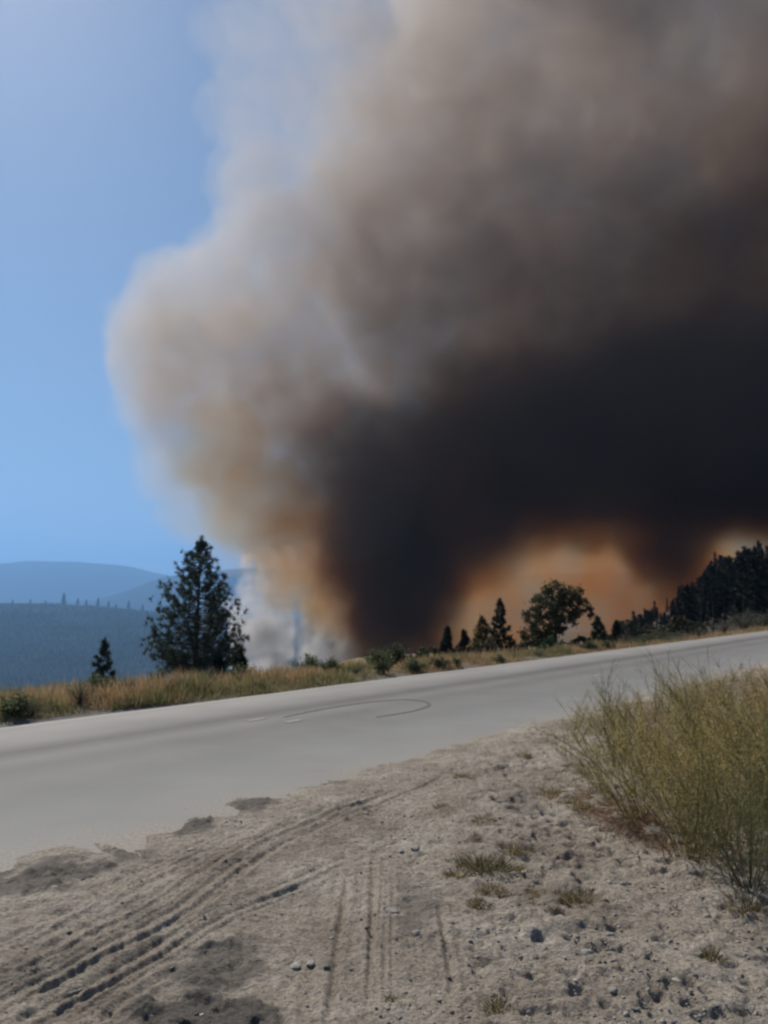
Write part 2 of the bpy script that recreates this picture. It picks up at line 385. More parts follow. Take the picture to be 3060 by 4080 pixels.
def ribbon(name, pts, w, z, mat, label=None, smoothn=8):
    g = np.array([G(*p) for p in pts])
    tt = np.linspace(0, len(g) - 1, smoothn * (len(g) - 1) + 1); x = np.interp(tt, range(len(g)), g[:, 0]); y = np.interp(tt, range(len(g)), g[:, 1])
    for _ in range(smoothn):
        x[1:-1] = np.convolve(x, [.25, .5, .25], 'valid'); y[1:-1] = np.convolve(y, [.25, .5, .25], 'valid')
    g = np.stack([x, y], 1); d = np.gradient(g, axis=0); d /= np.linalg.norm(d, axis=1)[:, None] + 1e-9; q = np.stack([-d[:, 1], d[:, 0]], 1)
    m = len(g); prof = w * (.5 + .5 * np.sin(np.linspace(.15, math.pi - .15, m)))[:, None]
    V = np.concatenate([np.c_[g - q * prof / 2, np.full(m, z)], np.c_[g + q * prof / 2, np.full(m, z)]])
    Fc = np.array([(i, i + 1, m + i + 1, m + i) for i in range(m - 1)])
    o = link(name, mesh(name, V, Fc, mat), road)
    if label: o['label'] = label
    return o
ribbon('tyre_mark', [(1130, 2858), (1300, 2822), (1480, 2796), (1620, 2786), (1705, 2796), (1712, 2814), (1640, 2836), (1500, 2858)], .075, .005, M_TYRE, 'dark looping rubber mark curling back on the road')
#ribbon('tyre_mark', [(830, 2905), (900, 2960), (890, 3030), (800, 3110)], .05, .009, M_ROAD)
def dash(cx, cy, lpx, hw, z=.006):
    x, y = G(cx, cy); l = lpx / 2 * y / F / ux * .8
    V = [(x - ux * l - nx * hw, y - uy * l - ny * hw, z), (x + ux * l - nx * hw, y + uy * l - ny * hw, z), (x + ux * l + nx * hw, y + uy * l + ny * hw, z), (x - ux * l + nx * hw, y - uy * l + ny * hw, z)]
    return link('lane_marking', mesh('lane_marking', V, [(0, 1, 2, 3)], M_PAINT), road)
dash(1022, 2868, 72, .055); dash(1168, 2874, 66, .055); dash(2378, 2690, 60, .06)

# ------------------------------------------------------------------ mountains and the wooded ridge across the valley
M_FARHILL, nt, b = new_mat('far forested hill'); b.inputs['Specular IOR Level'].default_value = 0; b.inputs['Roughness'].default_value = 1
nt.links.new(ramp(nt, noise(nt, .006, 9).outputs[0], [(.35, (.016, .020, .013)), (.56, (.045, .048, .030)), (.66, (.12, .10, .065))]), b.inputs['Base Color'])  # darkest tone has the forest floor's shade between trees put into the colour
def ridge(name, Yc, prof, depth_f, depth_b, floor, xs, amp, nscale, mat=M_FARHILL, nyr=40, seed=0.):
    v = np.concatenate([np.linspace(-1, 0, nyr), np.linspace(0, 1, 12)[1:]])
    XX, VV = np.meshgrid(xs, v, indexing='ij'); X = XX.ravel(); Vv = VV.ravel()
    Yy = Yc + np.where(Vv < 0, Vv * depth_f, Vv * depth_b)
    pxx = 1530 + F * X / Yc
    top = CAMZ + (2391 - np.interp(pxx, [p[0] for p in prof], [p[1] for p in prof])) / F * Yc
    s = np.cos(Vv * math.pi / 2) ** 1.3
    z = floor + (top - floor) * s
    z += (fbm2(X, Yy, nscale, 5, 3. + seed) - .5) * amp * (1 - .8 * np.abs(1 - np.abs(Vv)) ** 4 * 1.0) * (.15 + np.abs(Vv))
    z += (fbm2(X, Yy, nscale * .12, 4, 5. + seed) - .5) * amp * .10
    I = np.arange(len(X)).reshape(len(xs), len(v))
    Q = np.stack([I[:-1, :-1], I[1:, :-1], I[1:, 1:], I[:-1, 1:]], -1).reshape(-1, 4)
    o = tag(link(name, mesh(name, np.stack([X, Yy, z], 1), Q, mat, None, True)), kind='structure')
    return X, Yy, z, o
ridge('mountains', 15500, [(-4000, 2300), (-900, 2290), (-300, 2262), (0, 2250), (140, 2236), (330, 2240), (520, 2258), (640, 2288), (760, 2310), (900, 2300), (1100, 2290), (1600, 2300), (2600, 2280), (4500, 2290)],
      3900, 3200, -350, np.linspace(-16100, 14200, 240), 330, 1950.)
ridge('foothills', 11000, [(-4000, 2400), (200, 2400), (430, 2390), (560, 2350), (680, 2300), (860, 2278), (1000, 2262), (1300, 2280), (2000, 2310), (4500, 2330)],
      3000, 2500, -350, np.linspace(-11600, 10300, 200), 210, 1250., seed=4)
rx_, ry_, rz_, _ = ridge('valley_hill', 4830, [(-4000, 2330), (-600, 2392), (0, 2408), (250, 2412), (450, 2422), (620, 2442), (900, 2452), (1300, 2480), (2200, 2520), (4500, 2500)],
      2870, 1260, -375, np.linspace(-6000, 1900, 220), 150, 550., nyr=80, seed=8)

# forest on that ridge: a far-off wood that reads as one mass
g = Geo(); r = np.random.RandomState(5)
m = 30000
fv = -r.uniform(0, .95, m)
fy = 4830 + fv * 2870; fx = fy * r.uniform(-.68, -.06, m)
from mathutils.bvhtree import BVHTree
vh = bpy.data.objects['valley_hill'].data
bv = BVHTree.FromPolygons([v.co[:] for v in vh.vertices], [p.vertices[:] for p in vh.polygons])
def drop(bvh, x, y):
    hit = bvh.ray_cast(Vector((x, y, 2000)), Vector((0, 0, -1)))
    return hit[0].z if hit[0] is not None else -150
clump = fbm2(fx, fy, 260., 4, 21.)
hs = .95 * (9 + 13 * r.rand(m)) * (.6 + .8 * clump)
keep = (clump > .40) | (r.rand(m) < .75)
for x, y, h, cl_ in zip(fx[keep], fy[keep], hs[keep], clump[keep]):
    z = drop(bv, x, y) - 1; a = r.uniform(0, 6.3)
    V = []; w = h * .2
    for zz, rr in ((.08, 1.), (.5, .62)):
        for q in range(4):
            aa = a + q * 1.571 + zz * 2; V.append((x + w * rr * math.cos(aa) * r.uniform(.7, 1.2), y + w * rr * math.sin(aa), z + h * zz))
    V.append((x, y, z + h * .62)); V.append((x, y, z + h))
    Fc = [(q, (q + 1) % 4, 8) for q in range(4)] + [(4 + q, 4 + (q + 1) % 4, 9) for q in range(4)]
    c = r.uniform(.4, 2.2) * np.array([.055, .070, .044]) * (.6 + .9 * (clm := float(np.clip((cl_ - .35) * 3, 0, 1)))) if r.rand() > .03 else np.array([.09, .075, .05])
    g.add(V, Fc, c)
tag(link('forest', g.mesh('forest', M_FOREST)), 'hazy blue conifer forest covering the hill across the valley', kind='stuff')

# ------------------------------------------------------------------ trees
def conifer(name, H, prof, seed, tufts=1600, needle=.20, nw=.03, upsweep=.5, per=12, tint=(.045, .06, .038), trunk_r=None, base_frac=.1, gap=.35, lumps=0):
    """trunk + crown of needle tufts on upswept limbs. prof: list of (height fraction, radius m)"""
    r = np.random.RandomState(seed); root = bpy.data.objects.new(name, None); C.objects.link(root)
    tr = trunk_r or H * .022
    k = np.linspace(0, 1, 9)
    g = Geo(); lean = r.normal(size=2) * .01 * H
    tp = np.c_[lean[0] * k ** 2 + r.normal(size=9) * .004 * H, lean[1] * k ** 2, k * H * .97 - .3]
    g.tube(tp, tr * (1 - k * .93) * np.r_[1.35, np.ones(8)], 8)
    o = link('trunk', g.mesh('trunk', M_BARK, True), root)
    gb = Geo(); gl = Geo()
    hf = [p[0] for p in prof]; hr = [p[1] for p in prof]
    area = 0; nb = max(24, int(tufts / 14)); cen = []; dirs = []
    for i in range(nb):
        f = base_frac + (1 - base_frac) * (1 - (1 - (i + r.rand()) / nb) ** 1.0)
        a = i * 2.4 + r.normal() * .5
        R = np.interp(f, hf, hr) * r.uniform(1 - gap, 1.08)
        z0 = f * H * .96
        x0 = np.interp(z0, tp[:, 2], tp[:, 0]); y0 = np.interp(z0, tp[:, 2], tp[:, 1])
        s = np.linspace(0, 1, 5)
        rise = upsweep * R * (s ** 1.6) - .12 * R * np.sin(s * math.pi)
        z0 -= upsweep * R * .6
        z0 = max(z0, .08 * H)
        pts = np.c_[x0 + math.cos(a) * R * s, y0 + math.sin(a) * R * s, z0 + rise]
        gb.tube(pts, tr * .30 * (1 - s * .8) * (.4 + .6 * (1 - f)), 3)
        nt_ = max(3, int(14 * (R / (max(hr) + 1e-6)) ** .8 * r.uniform(.7, 1.3)))
        u = r.uniform(.25, 1.0, nt_) ** .7
        c = np.c_[np.interp(u, s, pts[:, 0]), np.interp(u, s, pts[:, 1]), np.interp(u, s, pts[:, 2])]
        c += r.normal(size=(nt_, 3)) * np.array([.07, .07, .05]) * R * .9
        dd = np.c_[np.full(nt_, math.cos(a)), np.full(nt_, math.sin(a)), np.full(nt_, .7)] + r.normal(size=(nt_, 3)) * .5
        cen.append(c); dirs.append(dd)
    # leader
    m = 10; c = np.c_[np.full(m, tp[-1, 0]), np.full(m, tp[-1, 1]), H * np.linspace(.88, .99, m)]; cen.append(c); dirs.append(np.tile([[0, 0, 1.]], (m, 1)) + r.normal(size=(m, 3)) * .4)
    cen = np.concatenate(cen); dirs = np.concatenate(dirs); dirs /= np.linalg.norm(dirs, axis=1)[:, None]
    shade = r.uniform(.65, 1.35, len(cen))[:, None] * np.array(tint)
    base = np.repeat(cen, per, 0); d = np.repeat(dirs, per, 0) + r.normal(size=(len(cen) * per, 3)) * .65
    gl.blades(base, d, needle * r.uniform(.7, 1.3, len(base)), nw, np.repeat(shade, per, 0), r)
    link('limbs', gb.mesh('limbs', M_BARK), root)['kind'] = 'stuff'
    link('crown', gl.mesh('crown', M_NEEDLE), root)
    return root
def broad(name, H, lobes, seed, n=5000, size=.12, tint=(.07, .09, .035), trunk=None, twig=40):
    """leafy crown from lobes (x, z, r) in metres around the base"""
    r = np.random.RandomState(seed); root = bpy.data.objects.new(name, None); C.objects.link(root)
    g = Geo()
    trk = trunk or [(0, 0, -.3), (0, 0, H * .35), (.02 * H, 0, H * .7)]
    g.tube(trk, np.linspace(.03, .012, len(trk)) * H, 7)
    for (x, z, q) in lobes:
        s = np.linspace(0, 1, 4); p0 = np.array(trk[1]); p1 = np.array([x, r.uniform(-.3, .3) * q, z])
        g.tube(p0 + (p1 - p0) * s[:, None] + np.array([0, 0, .06 * H]) * np.sin(s * 3.14)[:, None], H * .010 * (1 - .7 * s), 4)
    link('trunk', g.mesh('trunk', M_BARK), root)
    gl = Geo(); tot = sum(q ** 2 for _, _, q in lobes)
    for (x, z, q) in lobes:
        m = int(n * q * q / tot); nc = max(6, int(m / 45))
        cc = r.normal(size=(nc, 3)); cc /= np.linalg.norm(cc, axis=1)[:, None]; cc *= (r.rand(nc)[:, None] ** .45) * q
        cc[:, 1] *= .9; cc += np.array([x, r.uniform(-.3, .3) * q, z])
        sh = r.uniform(.6, 1.4, nc)
        idx = r.randint(0, nc, m)
        c = cc[idx] + r.normal(size=(m, 3)) * q * .14
        gl.leaves(c, size * r.uniform(.6, 1.3, m), (sh[idx] * r.uniform(.8, 1.2, m))[:, None] * np.array(tint), r)
    link('crown', gl.mesh('crown', M_LEAF), root)
    return root
def put(root, px, Y, base_py=None, z=None, rot=None, s=1.0):
    x, _, zz = P(px, base_py if base_py else 2500, Y)
    if z is None: z = zz if base_py else gz_at(x, Y)
    root.location = (x, Y, z); root.scale = (s, s, s)
    if rot is not None: root.rotation_euler.z = rot
    return root
def tree_copy(src):
    c = src.copy(); C.objects.link(c)
    for ch in [o for o in bpy.data.objects if o.parent == src]:
        d = ch.copy(); C.objects.link(d); d.parent = c
    for k in ('label', 'category', 'group'):
        if k in c: del c[k]
    return c

def hpx(top, base, Y): return (base - top) / F * Y
# the big pine
Y = 44; H = hpx(2095, 2700, Y); u = Y / F
big = conifer('pine_tree', H, [(0, 1.5 * u * 100), (.05, 190 * u), (.13, 205 * u), (.2, 200 * u), (.3, 205 * u), (.4, 190 * u), (.5, 172 * u), (.6, 155 * u), (.7, 132 * u), (.8, 100 * u), (.9, 62 * u), (1, 8 * u)],
              11, tufts=3100, needle=.25, nw=.036, upsweep=.75, per=17, trunk_r=.18, tint=(.07, .092, .064), gap=.5, base_frac=.05)
tag(put(big, 783, Y, z=gz_at(P(783, 2600, Y)[0], Y)), 'tall dark pine standing alone beyond the road, against blue hills', 'tree')
def small(px, top, base, Y, wpx, seed, label, tint=(.04, .055, .034), up=.3, tufts=800, needle=.24, name='conifer_tree', per=10, nw=.05):
    H = hpx(top, base, Y); u = Y / F
    o = conifer(name, H, [(0, wpx * .5 * u), (.15, wpx * .5 * u), (.5, wpx * .36 * u), (.8, wpx * .2 * u), (1, wpx * .03 * u)], seed, tufts=tufts, needle=needle, nw=nw, upsweep=up, per=per, tint=tint, gap=.6)
    x = P(px, base, Y)[0]
    o.location = P(px, base, Y); z = gz_at(x, Y)
    if o.location.z > z + .05: o.location.z = z + .0
    tag(o, label, 'tree'); return o
small(412, 2490, 2705, 40, 125, 21, 'small dark conifer on the slope just left of the tall pine', tint=(.05, .068, .05), tufts=520)
small(955, 2550, 2700, 46, 95, 22, 'small pointed conifer directly right of the tall pine, before white smoke', tint=(.045, .065, .035))
small(872, 2590, 2705, 43, 70, 23, 'low dark young conifer tucked under the tall pine\'s right branches')
small(1782, 2455, 2610, 52, 75, 24, 'small dark spruce, leftmost of the trees before the orange smoke', tint=(.03, .045, .035))
small(1850, 2475, 2610, 56, 70, 25, 'faint thin young tree between small dark spruce and yellowish pine', tint=(.05, .055, .035), up=.5)
small(1920, 2425, 2610, 54, 120, 26, 'yellowish green young pine before the orange smoke', tint=(.11, .10, .035), up=.5, tufts=900)
small(1992, 2362, 2610, 55, 130, 27, 'pointed dark conifer right beside the yellowish pine', tint=(.04, .045, .028), up=.25, tufts=1100)
small(2385, 2462, 2600, 56, 95, 28, 'small green conifer right of the round crowned tree', tint=(.035, .075, .045), up=.3)
small(2460, 2480, 2590, 62, 70, 29, 'dim small conifer at the foot of the dark hill', tint=(.03, .04, .03))
# round crowned tree
Y = 52; u = Y / F
def L(px, py, rp): return ((px - 2215) * u, (2590 - py) * u, rp * u)
rt = broad('round_tree', hpx(2285, 2590, Y), [L(2245, 2335, 62), L(2180, 2370, 62), L(2290, 2370, 58), L(2330, 2400, 38), L(2130, 2420, 48), L(2215, 2425, 70), L(2280, 2430, 40), L(2150, 2480, 62), L(2125, 2530, 55), L(2190, 2540, 55), L(2235, 2480, 35)],
           31, n=9500, size=.10, tint=(.095, .105, .05))
x, _, z = P(2215, 2590, Y); rt.location = (x, Y, min(z, gz_at(x, Y))); tag(rt, 'broad round crowned green tree standing against the orange smoke', 'tree')
sh = broad('green_shrub', hpx(2500, 2590, 46), [(-.25, .5, .45), (.3, .45, .42), (0, .9, .4)], 33, n=2400, size=.06, tint=(.05, .11, .045))
x, _, z = P(2195, 2590, 46); sh.location = (x, 46, min(z, gz_at(x, 46))); tag(sh, 'bright green shrub at the foot of the round crowned tree', 'shrub')

# dim brush joining the trees
bsrc = [broad('dark_shrub', 1.6, [(-.5, .6, .6), (.4, .55, .55), (0, .95, .5)], 130 + k, n=1300, size=.10, tint=[(.05, .055, .03), (.075, .06, .035)][k]) for k in range(2)]
r = np.random.RandomState(41)
blab = {2: 'dim brown brush just left of the small dark spruce', 6: 'dark brush filling the gap between pointed conifer and round crowned tree', 9: 'dim brush between the round crowned tree and small green conifer'}
for i, px_ in enumerate([1570, 1660, 1735, 1830, 1885, 1955, 2050, 2095, 2290, 2330, 2430, 2475, 2520, 2575, 2640, 2700, 2760]):
    Y_ = r.uniform(48, 60) + (20 if px_ > 2400 else 0); s_ = r.uniform(.8, 1.35) * (1.25 if px_ > 2400 else 1)
    o = tree_copy(bsrc[i % 2]); x_ = (px_ - 1530) / F * Y_
    o.location = (x_, Y_, gz_at(x_, Y_) - .1); o.scale = (s_ * 1.3, s_, s_); o.rotation_euler.z = r.uniform(0, 6)
    tag(o, blab.get(i, 'dim dark brush growing between the trees beyond the verge'), 'shrub', 'brush between the trees')
for p in bsrc:
    for ch in [o for o in bpy.data.objects if o.parent == p]: bpy.data.objects.remove(ch)
    bpy.data.objects.remove(p)

# the dark conifers on the hill
protos = []
for k in range(4):
    H = [11, 9.5, 12.5, 8][k]
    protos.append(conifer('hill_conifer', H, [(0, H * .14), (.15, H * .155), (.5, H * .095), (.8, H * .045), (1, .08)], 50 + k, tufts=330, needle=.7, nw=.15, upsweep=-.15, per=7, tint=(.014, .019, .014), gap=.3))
HG = 'dark conifers on the hill'
r = np.random.RandomState(77); spots = []
tops = [(2470, 2500), (2520, 2450), (2600, 2412), (2650, 2420), (2700, 2330), (2740, 2312), (2790, 2290), (2850, 2205), (2900, 2215), (2960, 2180), (3010, 2165), (3060, 2155), (3200, 2120), (3400, 2080)]
tp_x = [a for a, b_ in tops]; tp_y = [b_ for a, b_ in tops]
hill_used = 0
cands = []
for i in range(270):
    px = r.uniform(2460, 3230); Yt = r.uniform(90, 265)
    cands.append((px, Yt))
cands.sort(key=lambda q: q[1])
for i, (px, Yt) in enumerate(cands):
    x = (px - 1530) / F * Yt / math.cos(0) * 1.0
    z = gz_at(x, Yt)
    k = r.randint(4); Hk = [11, 9.5, 12.5, 8][k]
    s = r.uniform(.75, 1.15)
    # crest height as the photograph shows it
    zmax = CAMZ + (2391 - np.interp(px, tp_x, tp_y)) / F * Yt
    if z + Hk * s > zmax: s = (zmax - z) / Hk * r.uniform(.68, .98)
    if s < .33: continue
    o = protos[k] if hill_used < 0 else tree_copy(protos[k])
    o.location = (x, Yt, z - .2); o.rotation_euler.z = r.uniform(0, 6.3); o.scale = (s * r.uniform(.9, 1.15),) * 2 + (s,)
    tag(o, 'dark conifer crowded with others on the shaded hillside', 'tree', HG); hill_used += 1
# crest trees placed along the skyline
for px, py, Yt, k in [(2700, 2345, 230, 1), (2780, 2300, 240, 0), (2848, 2200, 225, 2), (2905, 2215, 250, 0), (2965, 2175, 230, 2), (3025, 2155, 240, 1), (3080, 2140, 235, 0), (2600, 2395, 200, 3), (2650, 2385, 210, 1), (2515, 2435, 150, 3), (2560, 2425, 160, 1)]:
    x = (px - 1530) / F * Yt; z = gz_at(x, Yt); zt = CAMZ + (2391 - py) / F * Yt; Hk = [11, 9.5, 12.5, 8][k]
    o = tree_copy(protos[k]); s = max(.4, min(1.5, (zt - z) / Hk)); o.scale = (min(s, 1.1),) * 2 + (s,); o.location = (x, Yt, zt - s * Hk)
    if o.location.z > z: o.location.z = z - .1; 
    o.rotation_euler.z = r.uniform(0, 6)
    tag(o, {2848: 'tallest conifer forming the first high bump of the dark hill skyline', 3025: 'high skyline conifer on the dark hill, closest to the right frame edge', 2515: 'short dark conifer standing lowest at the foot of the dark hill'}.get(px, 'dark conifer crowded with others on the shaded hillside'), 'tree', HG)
for p in protos:
    for ch in [o for o in bpy.data.objects if o.parent == p]: bpy.data.objects.remove(ch)
    bpy.data.objects.remove(p)
# single trees along the distant ridge line
rp = []
for px, hp in [(262, 40), (318, 24), (352, 20), (398, 28), (440, 20), (520, 28), (575, 20), (60, 14), (130, 16), (190, 14), (470, 13)]:
    Yt = 4820; x = (px - 1530) / F * Yt; z = drop(bv, x, Yt); Ht = hp / F * Yt
    if not rp:
        rp.append(conifer('ridge_tree', 45, [(0, 7.5), (.2, 8), (.6, 4.8), (1, .6)], 90, tufts=200, needle=5.5, nw=1.8, upsweep=-.1, per=6, tint=(.028, .038, .026))); o = rp[0]
    else: o = tree_copy(rp[0])
    o.location = (x, Yt, z - 2); o.scale = ((Ht + 12) / 45,) * 3
    tag(o, 'tallest lone conifer poking above the hazy forested ridge' if hp == 40 else 'hazy conifer poking above the far forested ridge line', 'tree', None if hp == 40 else 'conifers along the far ridge line')

# ------------------------------------------------------------------ verge beyond the road: grass and shrubs
def road_far_Y(px):              # depth at which the far road edge is seen
    k = (px - 1530) / F
    return (N1 + .30) / (nx * k + ny)
g = Geo(); r = np.random.RandomState(3)
m = 120000
px = r.uniform(-260, 3330, m); k = (px - 1530) / F
Y0 = (N1 + .34 + .25 * sstep(1300, 300, px)) / (nx * k + ny); Yc = CAMZ / np.interp(px, A_px, A_tan)
Yy = Y0 + (np.maximum(Yc * 1.15 + 45 * sstep(2350, 2700, px), Y0 + 3.5) - Y0) * r.rand(m) ** 1.25
X = k * Yy
cl = fbm2(X, Yy, .8, 4, 31.); cl2 = fbm2(X, Yy, 2.5, 3, 37.)
keep = r.rand(m) < np.clip((cl - .28) * 3.2, .12, 1)
X, Yy, cl, cl2, px = X[keep], Yy[keep], cl[keep], cl2[keep], px[keep]; m = len(X)
nn2, _ = NT(X, Yy)
z = ground_z(X, Yy)
hgt = (.10 + .36 * r.rand(m) ** 1.2) * np.clip((cl - .25) * 2.6, .35, 1.6) * np.clip((nn2 - N1) * .9, .3, 1) * (1 + .25 * (Yy > 25)) * np.interp(px, [0, 900, 1500, 3060], [1.15, 1.15, .95, 1.1])
pal = np.array([[.42, .27, .15], [.36, .25, .13], [.30, .26, .12], [.17, .19, .08], [.48, .36, .22]])
ci = np.where(cl2 < .44, r.choice([2, 3, 3, 1], m), r.choice([0, 0, 1, 4, 2], m))
col = 1.1 * pal[ci] * r.uniform(.7, 1.2, m)[:, None] * np.where(px > 1500, .9, 1)[:, None]
d = np.c_[r.normal(size=(m, 2)) * .28, np.ones(m)]
g.blades(np.c_[X, Yy, z - .02], d, hgt, np.interp(Yy, [8, 60], [.008, .03]), col, r, .08)
tag(link('grass', g.mesh('grass', M_GRASS)), 'dry tawny grass along the verge beyond the road', kind='stuff')

def shrub(name, R, H, seed, n, size, tint, twig=26, spiky=.0, leafm=M_LEAF):
    r = np.random.RandomState(seed); root = bpy.data.objects.new(name, None); C.objects.link(root)
    g = Geo(); ends = []
    for i in range(twig):
        a = r.uniform(0, 6.3); e = r.uniform(.15, 1.0); q = np.array([math.cos(a) * R * e, math.sin(a) * R * e, H * r.uniform(.55, 1.0) * (1 - .45 * e * e)])
        s = np.linspace(0, 1, 4)[:, None]; pts = q * s + np.array([0, 0, .12 * H]) * np.sin(s * 3.1)
        g.tube(pts, np.linspace(.016, .005, 4) * R * 1.3, 3, (.16, .12, .08)); ends.append(q)
    link('stems', g.mesh('stems', M_BARK), root)['kind'] = 'stuff'
    ends = np.array(ends); gl = Geo(); i = r.randint(0, twig, n)
    c = ends[i] * r.uniform(.5, 1.05, n)[:, None] + r.normal(size=(n, 3)) * np.array([R, R, H]) * .10; c[:, 2] = np.maximum(c[:, 2], .01)
    sh = r.uniform(.65, 1.35, twig)[i] * r.uniform(.8, 1.2, n)
    if spiky > 0:
        dd = ends[i] / np.linalg.norm(ends[i], axis=1)[:, None] + r.normal(size=(n, 3)) * .35 + np.array([0, 0, .4])
        gl.blades(c, dd, size * r.uniform(.8, 2.2, n), size * .28, sh[:, None] * np.array(tint), r, .05)
    else: gl.leaves(c, size * r.uniform(.6, 1.3, n), sh[:, None] * np.array(tint), r)
    link('foliage', gl.mesh('foliage', leafm), root)
    return root
SAGE = (.15, .16, .11); GREEN = (.10, .125, .055); OLIVE = (.14, .14, .06); RED = (.16, .08, .05)
sp = [shrub('sagebrush', .42, .5, 60 + k, 1300, .022, SAGE, spiky=1) for k in range(2)]
gp = [shrub('leafy_shrub', .45, .6, 64 + k, 1300, .03, GREEN) for k in range(2)]
verge = [  # px, base py guess, extra depth beyond the road edge, size, kind, label
    (835, 2.6, 1.25, 's', 'rounded grey green sagebrush on the verge below the tall pine'),
    (345, 1.5, 1.0, 's', 'grey sagebrush among dry grass left of the small conifer'),
    (640, 3.2, .9, 'g', 'dark green low shrub between the two leftmost conifers'),
    (410, 2.6, .95, 'g', 'green weedy shrub at the foot of the small conifer'),
    (90, 1.0, .95, 'g', 'green shrub in the grass near the left frame edge'),
    (160, .9, .8, 's', None), (520, 2.2, .9, 's', None), (970, 3.0, 1.1, 'g', 'tall green shrub beside the small conifer and white smoke'),
    (1110, 2.2, .8, 's', None), (1230, 4.0, 1.2, 'g', 'green shrub on the verge under the base of the white smoke'),
    (1310, 2.5, 1.0, 'g', None), (1500, 3.0, 1.1, 'g', None), (1560, 3.8, 1.6, 'g', 'tall leafy weed on the verge below the dark smoke column'),
    (1530, 1.0, .7, 'g', None), (1660, .6, .9, 'g', 'bright green clump at the road edge below the small spruce'), (1750, .7, .85, 'g', None), (1810, .8, .7, 'g', None),
    (1980, .6, .7, 'g', 'small green clump at the road edge below the pointed conifer'), (2050, 4, 1.1, 's', None), (2140, 1.0, .8, 's', None), (2330, 1.5, 1.1, 'g', None), (2410, 1.2, .9, 'g', None),
    (2500, 8, 2.4, 's', None), (2560, 8, 1.8, 'g', None), (2640, 10, 3.2, 's', 'tawny bush on the far verge at the hill foot'), (2700, 6, 2.0, 's', None),
    (2950, 14, 5.2, 's', 'large grey rounded bush below the dark hill'), (3040, 12, 5.0, 's', 'grey bush at the right frame edge below the dark hill'), (2870, 14, 3.6, 's', None), (2780, 12, 3.0, 's', None), (700, 1.6, .8, 's', None), (1040, .9, .7, 's', None), (1420, 1.4, .8, 's', None)]
r = np.random.RandomState(12)
for i, (px_, dn, s, kd, lab) in enumerate(verge):
    k_ = (px_ - 1530) / F; Y_ = (N1 + .3 + dn * .55) / (nx * k_ + ny) 
    x_ = k_ * Y_; src = (sp if kd == 's' else gp)[i % 2]
    o = tree_copy(src)
    o.location = (x_, Y_, gz_at(x_, Y_) - .03); o.rotation_euler.z = r.uniform(0, 6.3); o.scale = (s * .85 * r.uniform(.9, 1.3), s * .85, s * .74 * r.uniform(.9, 1.2))
    if lab: tag(o, lab, 'shrub', 'shrubs on the verge beyond the road')
    else: tag(o, 'small grey green shrub scattered in the verge grass' if kd == 's' else 'small green leafy weed scattered in the verge grass', 'shrub', 'shrubs on the verge beyond the road')
for p in sp + gp:
    for ch in [o for o in bpy.data.objects if o.parent == p]: bpy.data.objects.remove(ch)
    bpy.data.objects.remove(p)

# ------------------------------------------------------------------ the weedy bushes on the near bank
def weed(seed, H, spread, nstem, tint, fuzz=2600, lean=(0, 0), tall=6):
    r = np.random.RandomState(seed); root = bpy.data.objects.new('weed_bush', None); C.objects.link(root)
    g = Geo(); gl = Geo(); allp = []
    for i in range(nstem):
        a = r.uniform(0, 6.3); e = r.rand() ** .7; h = H * r.uniform(.55, 1.0) * (r.uniform(1.3, 1.65) if i < tall else 1)
        q = np.array([math.cos(a) * spread * e + lean[0] * h, math.sin(a) * spread * e * .8 + lean[1] * h, h * (1 - .28 * e)])
        s = np.linspace(0, 1, 7)[:, None]
        side = r.normal(size=3) * .05 * h; base = np.array([math.cos(a), math.sin(a), 0]) * .16 * r.rand()
        pts = base + q * s ** np.array([[1.25, 1.25, .95]]) + side * np.sin(s * 3.14)
        g.tube(pts, np.linspace(.0042, .0012, 7) * (1.2 if i < 5 else .8), 3, np.array(tint) * r.uniform(.55, .95))
        allp.append(pts)
        nb = r.randint(9, 15)
        for j in range(nb):
            u = r.uniform(.3, .98); p0 = np.array([np.interp(u, s[:, 0], pts[:, c]) for c in range(3)])
            dd = q / np.linalg.norm(q) * .8 + r.normal(size=3) * .55 + np.array([0, 0, .3]); dd /= np.linalg.norm(dd)
            ln = H * r.uniform(.12, .30) * (1.15 - u * .6); s2 = np.linspace(0, 1, 4)[:, None]
            pt = p0 + dd * ln * s2 + np.array([0, 0, .12 * ln]) * s2 ** 2
            g.tube(pt, np.linspace(.0018, .0007, 4), 3, np.array(tint) * r.uniform(.7, 1.15)); allp.append(pt)
    link('stems', g.mesh('stems', M_WEED), root)['kind'] = 'stuff'
    P_ = np.concatenate([p[1:] for p in allp]); i = r.randint(0, len(P_), fuzz)
    c = P_[i] + r.normal(size=(fuzz, 3)) * .022 * H
    low = c[:, 2] > .10 * H; c = c[low]; m = len(c)
    dd = r.normal(size=(m, 3)) * .7 + np.array([0, 0, .8])
    tt = np.array(tint) * r.uniform(.7, 1.35, m)[:, None]
    gl.blades(c, dd, r.uniform(.015, .05, m), r.uniform(.002, .0042, m), tt, r, .1)
    o = link('foliage', gl.mesh('foliage', M_WEED), root)
    return root
OL = (.42, .355, .14); YE = (.52, .42, .19); DG = (.29, .28, .13); TAN = (.50, .375, .205)
wv6 = weed(106, 1.35, .55, 13, (.30, .26, .13), 260, tall=0)
wv = [weed(101, 1.05, .75, 36, OL, 2800), weed(102, .95, .8, 36, YE, 2800), weed(103, .9, .65, 34, DG, 2800), weed(104, .75, .8, 32, TAN, 2500), weed(105, 1.0, .5, 24, OL, 2200, lean=(-.45, .1), tall=8), wv6]
WB = 'weedy bushes on the near roadside bank'
